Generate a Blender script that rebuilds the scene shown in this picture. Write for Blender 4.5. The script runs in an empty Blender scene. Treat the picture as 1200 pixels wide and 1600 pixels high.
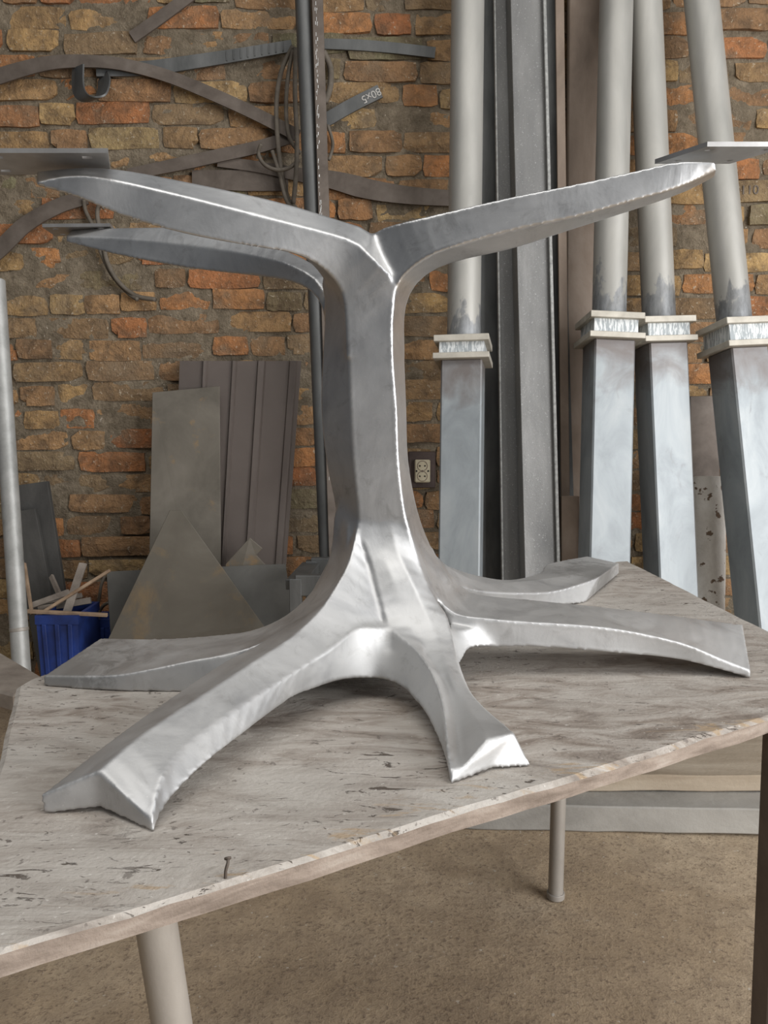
import bpy, bmesh, math, random
import numpy as np
from mathutils import Vector, Matrix, noise as mnoise

random.seed(7); rng = np.random.default_rng(7)
C = bpy.context.scene.collection
S = bpy.context.scene

# ------------------------------------------------------------------ camera
H = 1.13                      # eye height
F = 1250.0                    # focal length in pixels of a 1200x1600 frame
TH = math.radians(7.0)        # pitch down
sT, cT = math.sin(TH), math.cos(TH)
cam_d = bpy.data.cameras.new('camera'); cam = bpy.data.objects.new('camera', cam_d); C.objects.link(cam)
cam.location = (0, 0, H); cam.rotation_euler = (math.pi/2 - TH, 0, 0)
cam_d.sensor_fit = 'HORIZONTAL'; cam_d.sensor_width = 36; cam_d.lens = 36*F/1200
cam_d.clip_start = .02; cam_d.clip_end = 100
S.camera = cam

# ------------------------------------------------------------------ light
w = bpy.data.worlds.new('world'); S.world = w; w.use_nodes = True
w.node_tree.nodes['Background'].inputs[0].default_value = (.80, .88, 1.0, 1)
w.node_tree.nodes['Background'].inputs[1].default_value = .10

def area_light(name, loc, target, sx, sy, power, col):
    d = bpy.data.lights.new(name, 'AREA'); d.shape = 'RECTANGLE'; d.size = sx; d.size_y = sy
    d.energy = power; d.color = col
    o = bpy.data.objects.new(name, d); C.objects.link(o); o.location = loc
    o.rotation_euler = (Vector(target)-Vector(loc)).to_track_quat('-Z', 'Y').to_euler()
    return o
area_light('roof_window_offscreen', (.2, -.35, 4.6), (.2, -.1, 0), 5.0, 2.2, 108, (1, .98, .95))
area_light('doorway_right_offscreen', (4.0, -1.5, 1.7), (.4, 2.0, .9), 3.8, 3.2, 310, (.98, .985, 1.0))

v = S.view_settings
v.view_transform = 'Standard'; v.look = 'None'; v.gamma = 1; v.use_curve_mapping = False
v.exposure = 0.05

# ------------------------------------------------------------------ helpers
def P(px, py, Y):
    """point that the photograph shows at (px,py) when it stands Y metres into the room"""
    u = (px-600)/F; q = (py-800)/F; k = cT - q*sT
    return Vector((u/k*Y, Y, H - Y*(sT+q*cT)/k))
def G(px, py, z):
    u = (px-600)/F; q = (py-800)/F; k = cT - q*sT
    Y = (H-z)*k/(sT+q*cT)
    return Vector((u/k*Y, Y, z))

def tag(o, label, cat, group=None):
    o['label'] = label; o['category'] = cat
    if group: o['group'] = group
    return o
def empty(name, loc, label=None, cat=None, group=None):
    o = bpy.data.objects.new(name, None); C.objects.link(o); o.location = loc; o.empty_display_size = .05
    if label: tag(o, label, cat, group)
    return o
def link(name, me, mat, parent=None, smooth=False):
    o = bpy.data.objects.new(name, me); C.objects.link(o)
    if mat and not me.materials: me.materials.append(mat)
    if parent:
        o.parent = parent; o.location = -Vector(parent.location) if parent.type == 'EMPTY' and parent.rotation_euler[:] == (0,0,0) else (0,0,0)
    if smooth:
        for p in me.polygons: p.use_smooth = True
    return o
def mesh_of(name, vs, fs):
    me = bpy.data.meshes.new(name); me.from_pydata([tuple(x) for x in vs], [], fs); me.update(); return me
def from_bm(name, bm, fix=True):
    if fix: bmesh.ops.recalc_face_normals(bm, faces=bm.faces[:])
    me = bpy.data.meshes.new(name); bm.to_mesh(me); bm.free(); return me
def smooth_by_angle(me, deg=35):
    me.polygons.foreach_set('use_smooth', [True]*len(me.polygons))
    bm = bmesh.new(); bm.from_mesh(me)
    for e in bm.edges:
        if len(e.link_faces) == 2 and e.calc_face_angle(0) > math.radians(deg): e.smooth = False
    bm.to_mesh(me); bm.free()

def frame_along(d, hint=Vector((0, -1, 0))):
    """local axes for a bar running along d: x to the side, y away from the viewer side"""
    d = d.normalized(); x = d.cross(hint)
    if x.length < 1e-4: x = Vector((1, 0, 0))
    x.normalize(); x = -x if x.x < 0 else x
    y = d.cross(x).normalized()
    return x, y, d
def prism(bm, prof, a, b, rot=0.0, cap=True, prof_b=None):
    """extrude the closed outline prof (x sideways, y deep) from a to b"""
    a = Vector(a); b = Vector(b); x, y, d = frame_along(b-a)
    c, s = math.cos(rot), math.sin(rot)
    X = x*c + y*s; Y = -x*s + y*c
    pb = prof_b or prof
    A = [bm.verts.new(a + X*p[0] + Y*p[1]) for p in prof]
    B = [bm.verts.new(b + X*p[0] + Y*p[1]) for p in pb]
    n = len(prof)
    for i in range(n): bm.faces.new((A[i], A[(i+1) % n], B[(i+1) % n], B[i]))
    if cap: bm.faces.new(A[::-1]); bm.faces.new(B)
def circ(r, n=20): return [(r*math.cos(2*math.pi*i/n), r*math.sin(2*math.pi*i/n)) for i in range(n)]
def rect(w_, d_): return [(-w_/2, -d_/2), (w_/2, -d_/2), (w_/2, d_/2), (-w_/2, d_/2)]
def bar(name, prof, a, b, mat, parent=None, rot=0, bevel=.0015, deg=35):
    bm = bmesh.new(); prism(bm, prof, a, b, rot)
    bmesh.ops.recalc_face_normals(bm, faces=bm.faces[:])
    if bevel:
        es = [e for e in bm.edges if len(e.link_faces) == 2 and e.calc_face_angle(0) > math.radians(50)]
        bmesh.ops.bevel(bm, geom=es, offset=bevel, segments=1, affect='EDGES')
    me = from_bm(name, bm); smooth_by_angle(me, deg)
    return link(name, me, mat, parent)
def box_bm(bm, c, s, rz=0, rx=0):
    m = Matrix.Translation(Vector(c)) @ Matrix.Rotation(rz, 4, 'Z') @ Matrix.Rotation(rx, 4, 'X') @ Matrix.Diagonal((s[0], s[1], s[2], 1))
    bmesh.ops.create_cube(bm, size=1, matrix=m)
def box(name, c, s, mat, parent=None, rz=0, rx=0, bevel=.002):
    bm = bmesh.new(); box_bm(bm, c, s, rz, rx)
    if bevel: bmesh.ops.bevel(bm, geom=bm.edges[:], offset=bevel, segments=1, affect='EDGES')
    return link(name, from_bm(name, bm), mat, parent)
def tube(name, pts, r, mat, parent=None, n=8, closed=False, smooth_n=4):
    pts = catmull([Vector(p) for p in pts], smooth_n) if smooth_n else [Vector(p) for p in pts]
    bm = bmesh.new(); rings = []
    up = Vector((.13, 1, .21)).normalized()
    for i, p in enumerate(pts):
        t = (pts[min(i+1, len(pts)-1)] - pts[max(i-1, 0)])
        t = t.normalized() if t.length > 1e-9 else Vector((0, 0, 1))
        x = t.cross(up); x = x.normalized() if x.length > 1e-3 else Vector((1, 0, 0)); y = t.cross(x)
        rings.append([bm.verts.new(p + x*r*math.cos(2*math.pi*k/n) + y*r*math.sin(2*math.pi*k/n)) for k in range(n)])
    for a, b in zip(rings, rings[1:]):
        for k in range(n): bm.faces.new((a[k], a[(k+1) % n], b[(k+1) % n], b[k]))
    bm.faces.new(rings[0][::-1]); bm.faces.new(rings[-1])
    return link(name, from_bm(name, bm), mat, parent, smooth=True)
def catmull(p, n):
    out = []
    for i in range(len(p)-1):
        p0 = p[max(i-1, 0)]; p1 = p[i]; p2 = p[i+1]; p3 = p[min(i+2, len(p)-1)]
        for k in range(n):
            t = k/n
            out.append(.5*((2*p1) + (p2-p0)*t + (2*p0-5*p1+4*p2-p3)*t*t + (3*p1-p0-3*p2+p3)*t**3))
    out.append(p[-1].copy()); return out
def ribbon(name, pts, width, thick, mat, parent=None, n=6, back=0.0):
    """flat steel bar, broad side towards the room, bent along pts"""
    c = catmull([Vector(p) for p in pts], n); bm = bmesh.new(); rings = []
    yv = Vector((0, 1, 0))
    for i, p in enumerate(c):
        t = (c[min(i+1, len(c)-1)] - c[max(i-1, 0)]); t.y = 0; t.normalize()
        s = Vector((-t.z, 0, t.x))
        wv = width(i/(len(c)-1)) if callable(width) else width
        rings.append([bm.verts.new(p + s*a*wv/2 + yv*b) for a, b in ((-1, 0), (1, 0), (1, thick), (-1, thick))])
    for a, b in zip(rings, rings[1:]):
        for k in range(4): bm.faces.new((a[k], a[(k+1) % 4], b[(k+1) % 4], b[k]))
    bm.faces.new(rings[0][::-1]); bm.faces.new(rings[-1])
    me = from_bm(name, bm); smooth_by_angle(me, 40)
    return link(name, me, mat, parent)
def plate(name, poly3, thick, mat, parent=None, bevel=.0015):
    """flat sheet: outline in space, thickness along its own normal away from the viewer"""
    pts = [Vector(p) for p in poly3]
    n = (pts[1]-pts[0]).cross(pts[2]-pts[0]).normalized()
    if n.y < 0 or (abs(n.y) < .05 and n.z > 0): n = -n
    bm = bmesh.new()
    A = [bm.verts.new(p) for p in pts]; B = [bm.verts.new(p+n*thick) for p in pts]
    bm.faces.new(A); bm.faces.new(B[::-1]); k = len(pts)
    for i in range(k): bm.faces.new((A[i], B[i], B[(i+1) % k], A[(i+1) % k]))
    bmesh.ops.recalc_face_normals(bm, faces=bm.faces[:])
    if bevel: bmesh.ops.bevel(bm, geom=bm.edges[:], offset=bevel, segments=1, affect='EDGES')
    return link(name, from_bm(name, bm), mat, parent)

# ------------------------------------------------------------------ materials
class NT:
    def __init__(s, name):
        s.m = bpy.data.materials.new(name); s.m.use_nodes = True; s.t = s.m.node_tree
        s.b = s.t.nodes['Principled BSDF']
    def n(s, kind, **kw):
        x = s.t.nodes.new(kind)
        for k, val in kw.items():
            if k in x.inputs: s.put(x.inputs[k], val)
            else: setattr(x, k, val)
        return x
    def put(s, sock, val):
        if hasattr(val, 'is_linked') or hasattr(val, 'links'): s.t.links.new(val, sock)
        else: sock.default_value = val
    def coord(s, kind='Object', scale=(1, 1, 1), rot=(0, 0, 0), obj=None):
        c = s.n('ShaderNodeTexCoord'); m = s.n('ShaderNodeMapping'); s.t.links.new(c.outputs[kind], m.inputs[0])
        m.inputs['Scale'].default_value = scale; m.inputs['Rotation'].default_value = rot
        return m.outputs[0]
    def noise(s, vec, scale, detail=5, rough=.6, dist=0.0):
        x = s.n('ShaderNodeTexNoise'); s.put(x.inputs['Vector'], vec)
        x.inputs['Scale'].default_value = scale; x.inputs['Detail'].default_value = detail
        x.inputs['Roughness'].default_value = rough; x.inputs['Distortion'].default_value = dist
        return x.outputs['Fac']
    def ramp(s, fac, stops):
        r = s.n('ShaderNodeValToRGB'); s.put(r.inputs[0], fac); e = r.color_ramp.elements
        while len(e) < len(stops): e.new(.5)
        for el, (p, c) in zip(e, stops):
            el.position = p; el.color = (*c, 1) if not isinstance(c, (int, float)) else (c, c, c, 1)
        return r.outputs[0]
    def mix(s, fac, a, b, mode='MIX'):
        x = s.n('ShaderNodeMix', data_type='RGBA', blend_type=mode)
        s.put(x.inputs[0], fac)
        for i, val in ((6, a), (7, b)):
            s.put(x.inputs[i], (*val, 1) if isinstance(val, tuple) and len(val) == 3 else val)
        return x.outputs[2]
    def math(s, op, a, b=0.0, clamp=False):
        x = s.n('ShaderNodeMath', operation=op); x.use_clamp = clamp
        s.put(x.inputs[0], a); s.put(x.inputs[1], b); return x.outputs[0]
    def bump(s, h, strength=.4, dist=.01, normal=None):
        x = s.n('ShaderNodeBump'); x.inputs['Strength'].default_value = strength; x.inputs['Distance'].default_value = dist
        s.put(x.inputs['Height'], h)
        if normal: s.put(x.inputs['Normal'], normal)
        s.t.links.new(x.outputs[0], s.b.inputs['Normal']); return x.outputs[0]
    def set(s, col=None, rough=None, metal=None, spec=None):
        for k, val in (('Base Color', col), ('Roughness', rough), ('Metallic', metal), ('Specular IOR Level', spec)):
            if val is not None: s.put(s.b.inputs[k], (*val, 1) if isinstance(val, tuple) and len(val) == 3 else val)
        return s.m

def mottled(name, stops, scale=6, rough=.7, metal=0., bump=.25, bscale=60, bdist=.004, detail=7, stretch=(1, 1, 1), spec=None, speck=None):
    t = NT(name); c = t.coord('Object', stretch)
    col = t.ramp(t.noise(c, scale, detail, .62, .3), stops)
    if speck:
        sp = t.ramp(t.noise(t.coord('Object'), speck[1], 3, .6), [(speck[2], 0.), (speck[2]+.03, 1.)])
        col = t.mix(sp, col, speck[0])
    t.bump(t.noise(t.coord('Object'), bscale, 6, .65), bump, bdist)
    return t.set(col, rough, metal, spec)

M = {}
# cast aluminium, ground and dusty
t = NT('cast_aluminium'); c = t.coord('Object')
n1 = t.noise(c, 8, 6, .62, 1.2); n2 = t.noise(c, 30, 7, .72, .6); n3 = t.noise(c, 420, 3, .6)
n4 = t.noise(c, 4.5, 4, .55, .8); n5 = t.noise(t.coord('Object', (1, 1, .45)), 13, 4, .6, 1.0)
col = t.ramp(n1, [(.28, (.47, .472, .475)), (.50, (.58, .58, .575)), (.74, (.68, .68, .675))])
col = t.mix(t.ramp(n2, [(.55, 0.), (.74, .5)]), col, (.25, .24, .23))
col = t.mix(t.ramp(n3, [(.66, 0.), (.72, .5)]), col, (.80, .79, .77))
sep = t.n('ShaderNodeSeparateXYZ'); t.put(sep.inputs[0], t.n('ShaderNodeTexCoord').outputs['Object'])
low = t.n('ShaderNodeMapRange'); t.put(low.inputs[0], sep.outputs[2]); low.inputs[1].default_value = .98; low.inputs[2].default_value = .80
dust = t.math('MULTIPLY', low.outputs[0], t.ramp(n1, [(.3, .15), (.65, .55)]))
col = t.mix(dust, col, (.47, .46, .44))
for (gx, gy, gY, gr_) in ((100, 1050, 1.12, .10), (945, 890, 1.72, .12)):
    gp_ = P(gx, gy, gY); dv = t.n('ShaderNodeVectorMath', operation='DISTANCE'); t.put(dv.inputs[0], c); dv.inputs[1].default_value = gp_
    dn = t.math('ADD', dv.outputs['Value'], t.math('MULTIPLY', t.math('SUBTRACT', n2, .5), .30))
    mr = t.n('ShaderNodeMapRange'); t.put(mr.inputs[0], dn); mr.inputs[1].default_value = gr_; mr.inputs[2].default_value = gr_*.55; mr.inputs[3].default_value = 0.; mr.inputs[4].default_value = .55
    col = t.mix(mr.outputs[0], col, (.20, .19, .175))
t.bump(t.math('ADD', t.math('ADD', t.math('MULTIPLY', n2, .16), t.math('MULTIPLY', n5, .6)), t.math('MULTIPLY', n3, .03)), .16, .008)
M['alu'] = t.set(col, t.math('ADD', t.ramp(n4, [(.3, .36), (.7, .50)]), t.math('MULTIPLY', dust, .30)), t.math('SUBTRACT', .95, t.math('MULTIPLY', dust, .6)))
t = NT('mounting_plate_steel'); c = t.coord('Object')
M['plate_steel'] = t.set(t.ramp(t.noise(c, 18, 5), [(.3, (.40, .385, .37)), (.7, (.58, .57, .555))]), .40, .8)

# dusty, chipped board of the work bench
t = NT('dusty_plywood'); c = t.coord('Object', (1, 1, 1), (0, 0, math.radians(-33)))
rz = (0, 0, math.radians(-33))
st = t.coord('Object', (2.2, 6.5, 6), rz)
big = t.noise(c, 2.6, 5, .6, .8); fine = t.noise(st, 3.4, 10, .68, 1.2); gr = t.noise(t.coord('Object', (13, 42, 30), rz), 2.0, 6, .68, 1.4)
hair = t.noise(t.coord('Object', (8, 130, 60), rz), 2.0, 4, .6, .6)
col = t.ramp(fine, [(.33, (.17, .135, .11)), (.44, (.30, .255, .215)), (.54, (.42, .375, .33)), (.70, (.53, .49, .44))])
col = t.mix(t.ramp(big, [(.38, 0.), (.60, .7)]), col, (.52, .49, .445))
col = t.mix(t.ramp(hair, [(.56, 0.), (.70, .35)]), col, (.24, .20, .17))
chip = t.ramp(gr, [(.605, 0.), (.635, 1.)])
chipm = t.math('MULTIPLY', chip, t.ramp(t.noise(c, 4.5, 4, .6), [(.42, 0.), (.56, 1.)]))
col = t.mix(chipm, col, (.12, .098, .08))
spk = t.ramp(t.noise(c, 70, 3, .6), [(.66, 0.), (.69, 1.)]); col = t.mix(t.math('MULTIPLY', spk, .6), col, (.13, .11, .095))
f0_, f1_ = G(0, 1486, .75), G(1200, 1122, .75); fd = (f1_-f0_).normalized()
dv = t.n('ShaderNodeVectorMath', operation='DOT_PRODUCT'); t.put(dv.inputs[0], t.n('ShaderNodeTexCoord').outputs['Object']); dv.inputs[1].default_value = (-fd.y, fd.x, 0)
mr = t.n('ShaderNodeMapRange'); t.put(mr.inputs[0], t.math('SUBTRACT', dv.outputs['Value'], -fd.y*f0_.x+fd.x*f0_.y)); mr.inputs[1].default_value = .075; mr.inputs[2].default_value = .02
bare = t.math('MULTIPLY', mr.outputs[0], t.ramp(t.noise(t.coord('Object', (4, 16, 10), rz), 2.4, 6, .65, .8), [(.57, 0.), (.63, .7)]))
col = t.mix(bare, col, (.42, .30, .18))
wsp = t.ramp(t.noise(c, 120, 3, .6), [(.67, 0.), (.70, 1.)]); col = t.mix(t.math('MULTIPLY', wsp, .6), col, (.68, .65, .60))
t.bump(t.math('SUBTRACT', t.math('ADD', t.math('MULTIPLY', fine, .6), t.math('MULTIPLY', t.noise(c, 160, 4), .3)), t.math('MULTIPLY', chipm, .7)), .7, .006)
M['bench'] = t.set(col, .88, 0, .25)
M['bench_edge'] = mottled('raw_board_edge', [(.3, (.17, .13, .10)), (.55, (.34, .275, .225)), (.8, (.48, .42, .36))], 12, .9, 0, .5, 70, .005, 7, (1, 1, 5))
M['raw_wood'] = mottled('bare_splintered_wood', [(.3, (.50, .33, .17)), (.7, (.72, .52, .30))], 40, .85, 0, .4)

M['floor'] = None
t = NT('dusty_concrete_floor'); c = t.coord('Object')
a = t.noise(c, 1.6, 6, .62, .5); b = t.noise(c, 14, 8, .72); d = t.noise(c, 110, 4, .7)
col = t.ramp(a, [(.3, (.38, .285, .185)), (.5, (.48, .37, .25)), (.72, (.56, .455, .33))])
col = t.mix(t.ramp(b, [(.40, .0), (.72, .6)]), col, (.25, .19, .135))
col = t.mix(t.ramp(t.noise(c, 3.5, 4, .6, 1.), [(.5, 0.), (.66, .4)]), col, (.27, .20, .13))
col = t.mix(t.ramp(d, [(.52, 0.), (.68, .85)]), col, (.19, .14, .10))
col = t.mix(t.ramp(t.noise(c, 60, 3, .6), [(.68, 0.), (.72, .8)]), col, (.60, .54, .45))
t.bump(t.math('ADD', b, t.math('MULTIPLY', d, .5)), .5, .008)
M['floor'] = t.set(col, .92, 0, .2)

t = NT('old_mortar'); c = t.coord('Object')
a = t.noise(c, 3.0, 6, .65, .4); b = t.noise(c, 24, 7, .72); d = t.noise(c, 120, 4, .7)
col = t.ramp(b, [(.3, (.11, .088, .062)), (.5, (.20, .165, .12)), (.72, (.32, .27, .20))])
col = t.mix(t.ramp(a, [(.45, 0.), (.7, .5)]), col, (.15, .128, .095))
col = t.mix(t.ramp(t.noise(c, 75, 3, .6), [(.68, 0.), (.73, .9)]), col, (.52, .47, .40))
t.bump(t.math('ADD', b, t.math('MULTIPLY', d, .5)), 1.0, .018)
col = t.mix(1.0, col, (1.25, 1.22, 1.18), 'MULTIPLY')
M['mortar'] = t.set(col, .95, 0, .15)

def brick_material(attr):
    t = NT('old_brick_' + ('joined' if attr else 'single')); c = t.coord('Object')
    if attr: r = t.n('ShaderNodeAttribute', attribute_name='rnd').outputs['Fac']
    else: r = t.n('ShaderNodeObjectInfo').outputs['Random']
    g = t.n('ShaderNodeNewGeometry')
    vec = t.n('ShaderNodeVectorMath', operation='ADD'); t.put(vec.inputs[0], g.outputs['Position'])
    cx = t.n('ShaderNodeCombineXYZ'); t.put(cx.inputs[0], t.math('MULTIPLY', r, 37.)); t.put(vec.inputs[1], cx.outputs[0])
    vv = vec.outputs[0]
    base = t.ramp(r, [(.0, (.36, .15, .07)), (.14, (.45, .22, .095)), (.28, (.24, .16, .095)), (.40, (.45, .30, .14)), (.52, (.30, .18, .10)),
                      (.64, (.42, .26, .13)), (.76, (.22, .17, .11)), (.86, (.50, .34, .16)), (.94, (.19, .18, .115)), (1., (.42, .18, .08))])
    n1 = t.noise(vv, 16, 7, .7, .4); n2 = t.noise(vv, 70, 5, .7); n3 = t.noise(vv, 7, 4, .6)
    col = t.mix(t.ramp(n1, [(.36, .75), (.60, 0.)]), base, (.105, .075, .052))
    col = t.mix(t.ramp(n3, [(.52, 0.), (.74, .6)]), col, (.22, .178, .128))
    col = t.mix(t.ramp(n2, [(.60, 0.), (.68, .8)]), col, (.48, .42, .33))
    t.bump(t.math('ADD', n1, t.math('MULTIPLY', n2, .7)), 1.0, .018)
    col = t.mix(1.0, col, (1.32, 1.28, 1.22), 'MULTIPLY')
    return t.set(col, .93, 0, .15)
M['brick'] = brick_material(False); M['brick_joined'] = brick_material(True)

t = NT('galvanised_pipe'); c = t.coord('Object', (1, 1, .25))
n1 = t.noise(c, 9, 5, .6, .4)
col = t.ramp(n1, [(.3, (.43, .42, .385)), (.6, (.55, .535, .49)), (.8, (.62, .61, .57))])
col = t.mix(1.0, col, (.80, .80, .80), 'MULTIPLY')
dd = t.n('ShaderNodeAttribute', attribute_name='from_collar').outputs['Fac']; cc = t.coord('Object', (1, 1, .55))
dd = t.math('ADD', dd, t.math('MULTIPLY', t.math('SUBTRACT', t.noise(cc, 16, 4, .6, .4), .5), .42))
burn = t.ramp(dd, [(.03, .92), (.10, .75), (.125, 0.)])
col = t.mix(burn, col, t.ramp(t.noise(c, 30, 5, .7), [(.3, (.07, .075, .08)), (.7, (.34, .35, .36))]))
t.bump(t.noise(c, 50, 3), .08, .002); M['pipe'] = t.set(col, .5, .3)
t = NT('galvanised_square_post'); c = t.coord('Object', (1, 1, .45))
n1 = t.noise(c, 8, 6, .62, .7); n2 = t.noise(c, 20, 6, .6, .8)
col = t.ramp(n1, [(.28, (.34, .37, .39)), (.5, (.46, .50, .525)), (.75, (.60, .63, .64))])
col = t.mix(t.ramp(n2, [(.62, 0.), (.72, .5)]), col, (.30, .30, .30))
dd = t.n('ShaderNodeAttribute', attribute_name='from_collar').outputs['Fac']
dd = t.math('ADD', dd, t.math('MULTIPLY', t.math('SUBTRACT', t.noise(t.coord('Object'), 9, 4, .6, .8), .5), .35))
col = t.mix(t.ramp(dd, [(.0, .85), (.06, .6), (.16, 0.)]), col, (.23, .19, .175))
col = t.mix(1.0, col, (.70, .70, .69), 'MULTIPLY')
t.bump(n2, .08, .003); M['post'] = t.set(col, .48, .3)
M['burnt'] = mottled('weld_burnt_steel', [(.35, (.10, .11, .12)), (.6, (.28, .30, .32)), (.75, (.42, .42, .40))], 24, .5, .5, .15)
M['weld_brown'] = mottled('heat_browned_steel', [(.35, (.20, .165, .15)), (.65, (.36, .33, .31))], 24, .55, .4, .15)
M['collar_plate'] = mottled('sawn_steel_edge', [(.3, (.42, .39, .33)), (.7, (.62, .58, .50))], 14, .55, .3, .15)
t = NT('chalk_scribbled_steel'); c = t.coord('Object')
wv = t.noise(t.coord('Object', (75, 75, 7)), 2.2, 3, .6, .6)
col = t.mix(t.ramp(wv, [(.46, 0.), (.54, 1.)]), (.36, .39, .40), (.72, .74, .73)); M['scribble'] = t.set(col, .6, .2)

M['rust_strip'] = mottled('dull_rusty_flat_bar', [(.3, (.085, .066, .052)), (.6, (.15, .122, .10)), (.85, (.21, .18, .155))], 10, .62, .3, .2, 80, .002)
M['dark_steel'] = mottled('dark_mill_steel', [(.3, (.075, .077, .075)), (.6, (.135, .137, .133)), (.85, (.20, .20, .195))], 12, .5, .45, .2, 120, .002, 7, (1, 1, .3))
M['grey_channel'] = mottled('grey_rough_channel_steel', [(.25, (.12, .12, .118)), (.55, (.20, .198, .19)), (.85, (.31, .305, .295))], 9, .55, .35, .35, 160, .003, 8, (1, 1, .22), None, ((.33, .33, .32), 190, .64))
M['brown_board'] = mottled('rusty_brown_painted_steel', [(.3, (.15, .11, .08)), (.55, (.28, .215, .165)), (.8, (.43, .355, .295))], 5, .65, .1, .25, 40, .004, 7, (1, 1, .4))
M['profile_sheet'] = mottled('brown_coated_sheet', [(.3, (.205, .168, .147)), (.7, (.245, .205, .18))], 3, .5, 0, .06)
t = NT('hot_rolled_sheet'); c = t.coord('Object'); n1 = t.noise(c, 4, 7, .65, .5); n2 = t.noise(c, 7, 7, .7, .3)
col = t.ramp(n1, [(.3, (.105, .092, .072)), (.6, (.175, .155, .125)), (.8, (.225, .20, .165))])
col = t.mix(t.ramp(n2, [(.58, 0.), (.70, .8)]), col, (.29, .185, .085)); t.bump(n2, .12, .003); M['rust_sheet'] = t.set(col, .6, .25)
t = NT('rust_blotched_sheet'); c = t.coord('Object'); n1 = t.noise(c, 5, 7, .65, .5); n2 = t.noise(c, 4.5, 8, .72, .5)
col = t.ramp(n1, [(.3, (.115, .10, .078)), (.6, (.155, .138, .11)), (.8, (.20, .18, .148))])
col = t.mix(t.ramp(n2, [(.54, 0.), (.70, .7)]), col, (.27, .18, .085)); t.bump(n2, .12, .003); M['tri_sheet'] = t.set(col, .6, .2)
M['grey_sheet'] = mottled('grey_mill_sheet', [(.3, (.105, .102, .092)), (.7, (.165, .160, .145))], 5, .55, .3, .1)
M['cable'] = mottled('dusty_cable', [(.3, (.085, .07, .052)), (.7, (.17, .145, .115))], 20, .8)
M['blue_plastic'] = mottled('blue_plastic', [(.3, (.012, .022, .085)), (.7, (.022, .055, .25))], 9, .5, 0, .1)
M['stick'] = mottled('dry_stick', [(.3, (.20, .13, .08)), (.7, (.42, .30, .20))], 20, .85, 0, .4)
M['grey_scrap'] = mottled('grey_scrap_wood', [(.3, (.17, .14, .115)), (.7, (.36, .31, .26))], 14, .85, 0, .4)
M['dark_board'] = mottled('tarry_dark_board', [(.3, (.045, .043, .04)), (.7, (.10, .096, .088))], 9, .8, 0, .3, 60, .004, 7, (1, 1, .4))
M['timber'] = mottled('dusty_timber', [(.3, (.30, .235, .165)), (.6, (.45, .375, .285)), (.85, (.56, .50, .41))], 5, .9, 0, .4, 60, .004, 7, (.3, 2, 2))
M['grey_timber'] = mottled('grey_dusty_beam', [(.3, (.24, .225, .20)), (.6, (.36, .34, .305)), (.85, (.46, .44, .40))], 6, .9, 0, .4, 60, .004, 7, (.5, 1, 1))
M['white_post'] = mottled('flaking_whitewash', [(.3, (.50, .46, .41)), (.6, (.70, .67, .62)), (.8, (.78, .76, .72))], 12, .9, 0, .5, 60, .006, 7, (1, 1, .6), None, ((.16, .11, .075), 26, .62))
M['leg_pipe'] = mottled('dusty_grey_tube', [(.3, (.30, .27, .235)), (.7, (.47, .435, .39))], 9, .5, .3, .15, 60, .003, 6, (1, 1, .3))
M['leg_brown'] = mottled('brown_painted_tube', [(.3, (.115, .092, .078)), (.7, (.20, .165, .142))], 9, .6, .1, .15)
M['left_pole'] = mottled('dull_grey_pole', [(.3, (.30, .30, .285)), (.55, (.44, .44, .42)), (.8, (.54, .54, .52))], 14, .5, .35, .2)
M['socket_cream'] = mottled('cream_bakelite', [(.3, (.55, .48, .33)), (.7, (.66, .59, .43))], 20, .45, 0, .05)
M['socket_dark'] = mottled('black_hole_plastic', [(.3, (.01, .01, .008)), (.7, (.02, .018, .015))], 20, .7)
M['socket_board'] = mottled('brown_backing_board', [(.3, (.05, .033, .028)), (.7, (.09, .06, .05))], 20, .6)
M['chalk'] = mottled('white_chalk', [(.3, (.42, .40, .37)), (.7, (.62, .60, .56))], 60, .95)
M['bright_edge'] = mottled('rough_bright_flange_edge', [(.3, (.24, .24, .23)), (.6, (.42, .42, .40)), (.8, (.58, .58, .56))], 60, .55, .3, .6, 220, .004)
M['white_paint'] = mottled('white_paint', [(.3, (.66, .66, .64)), (.7, (.78, .78, .76))], 30, .6)

# ------------------------------------------------------------------ structure: floor and brick wall
WALL = 3.05                     # face of the bricks
def fbm(p, sc, o=4):
    return mnoise.fractal(Vector(p)*sc, 1.0, 2.0, o)

fl = []
nx, ny = 90, 80
for j in range(ny+1):
    for i in range(nx+1):
        x = -4.5 + 9*i/nx; y = -3.5 + 6.8*j/ny
        fl.append((x, y, .004*fbm((x, y, 0), 1.7)-.004))
ff = [(j*(nx+1)+i, j*(nx+1)+i+1, (j+1)*(nx+1)+i+1, (j+1)*(nx+1)+i) for j in range(ny) for i in range(nx)]
floor = link('floor', mesh_of('floor', fl, ff), M['floor'], smooth=True); floor['kind'] = 'structure'
floor['label'] = 'tan dusty concrete floor under the work bench'

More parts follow.
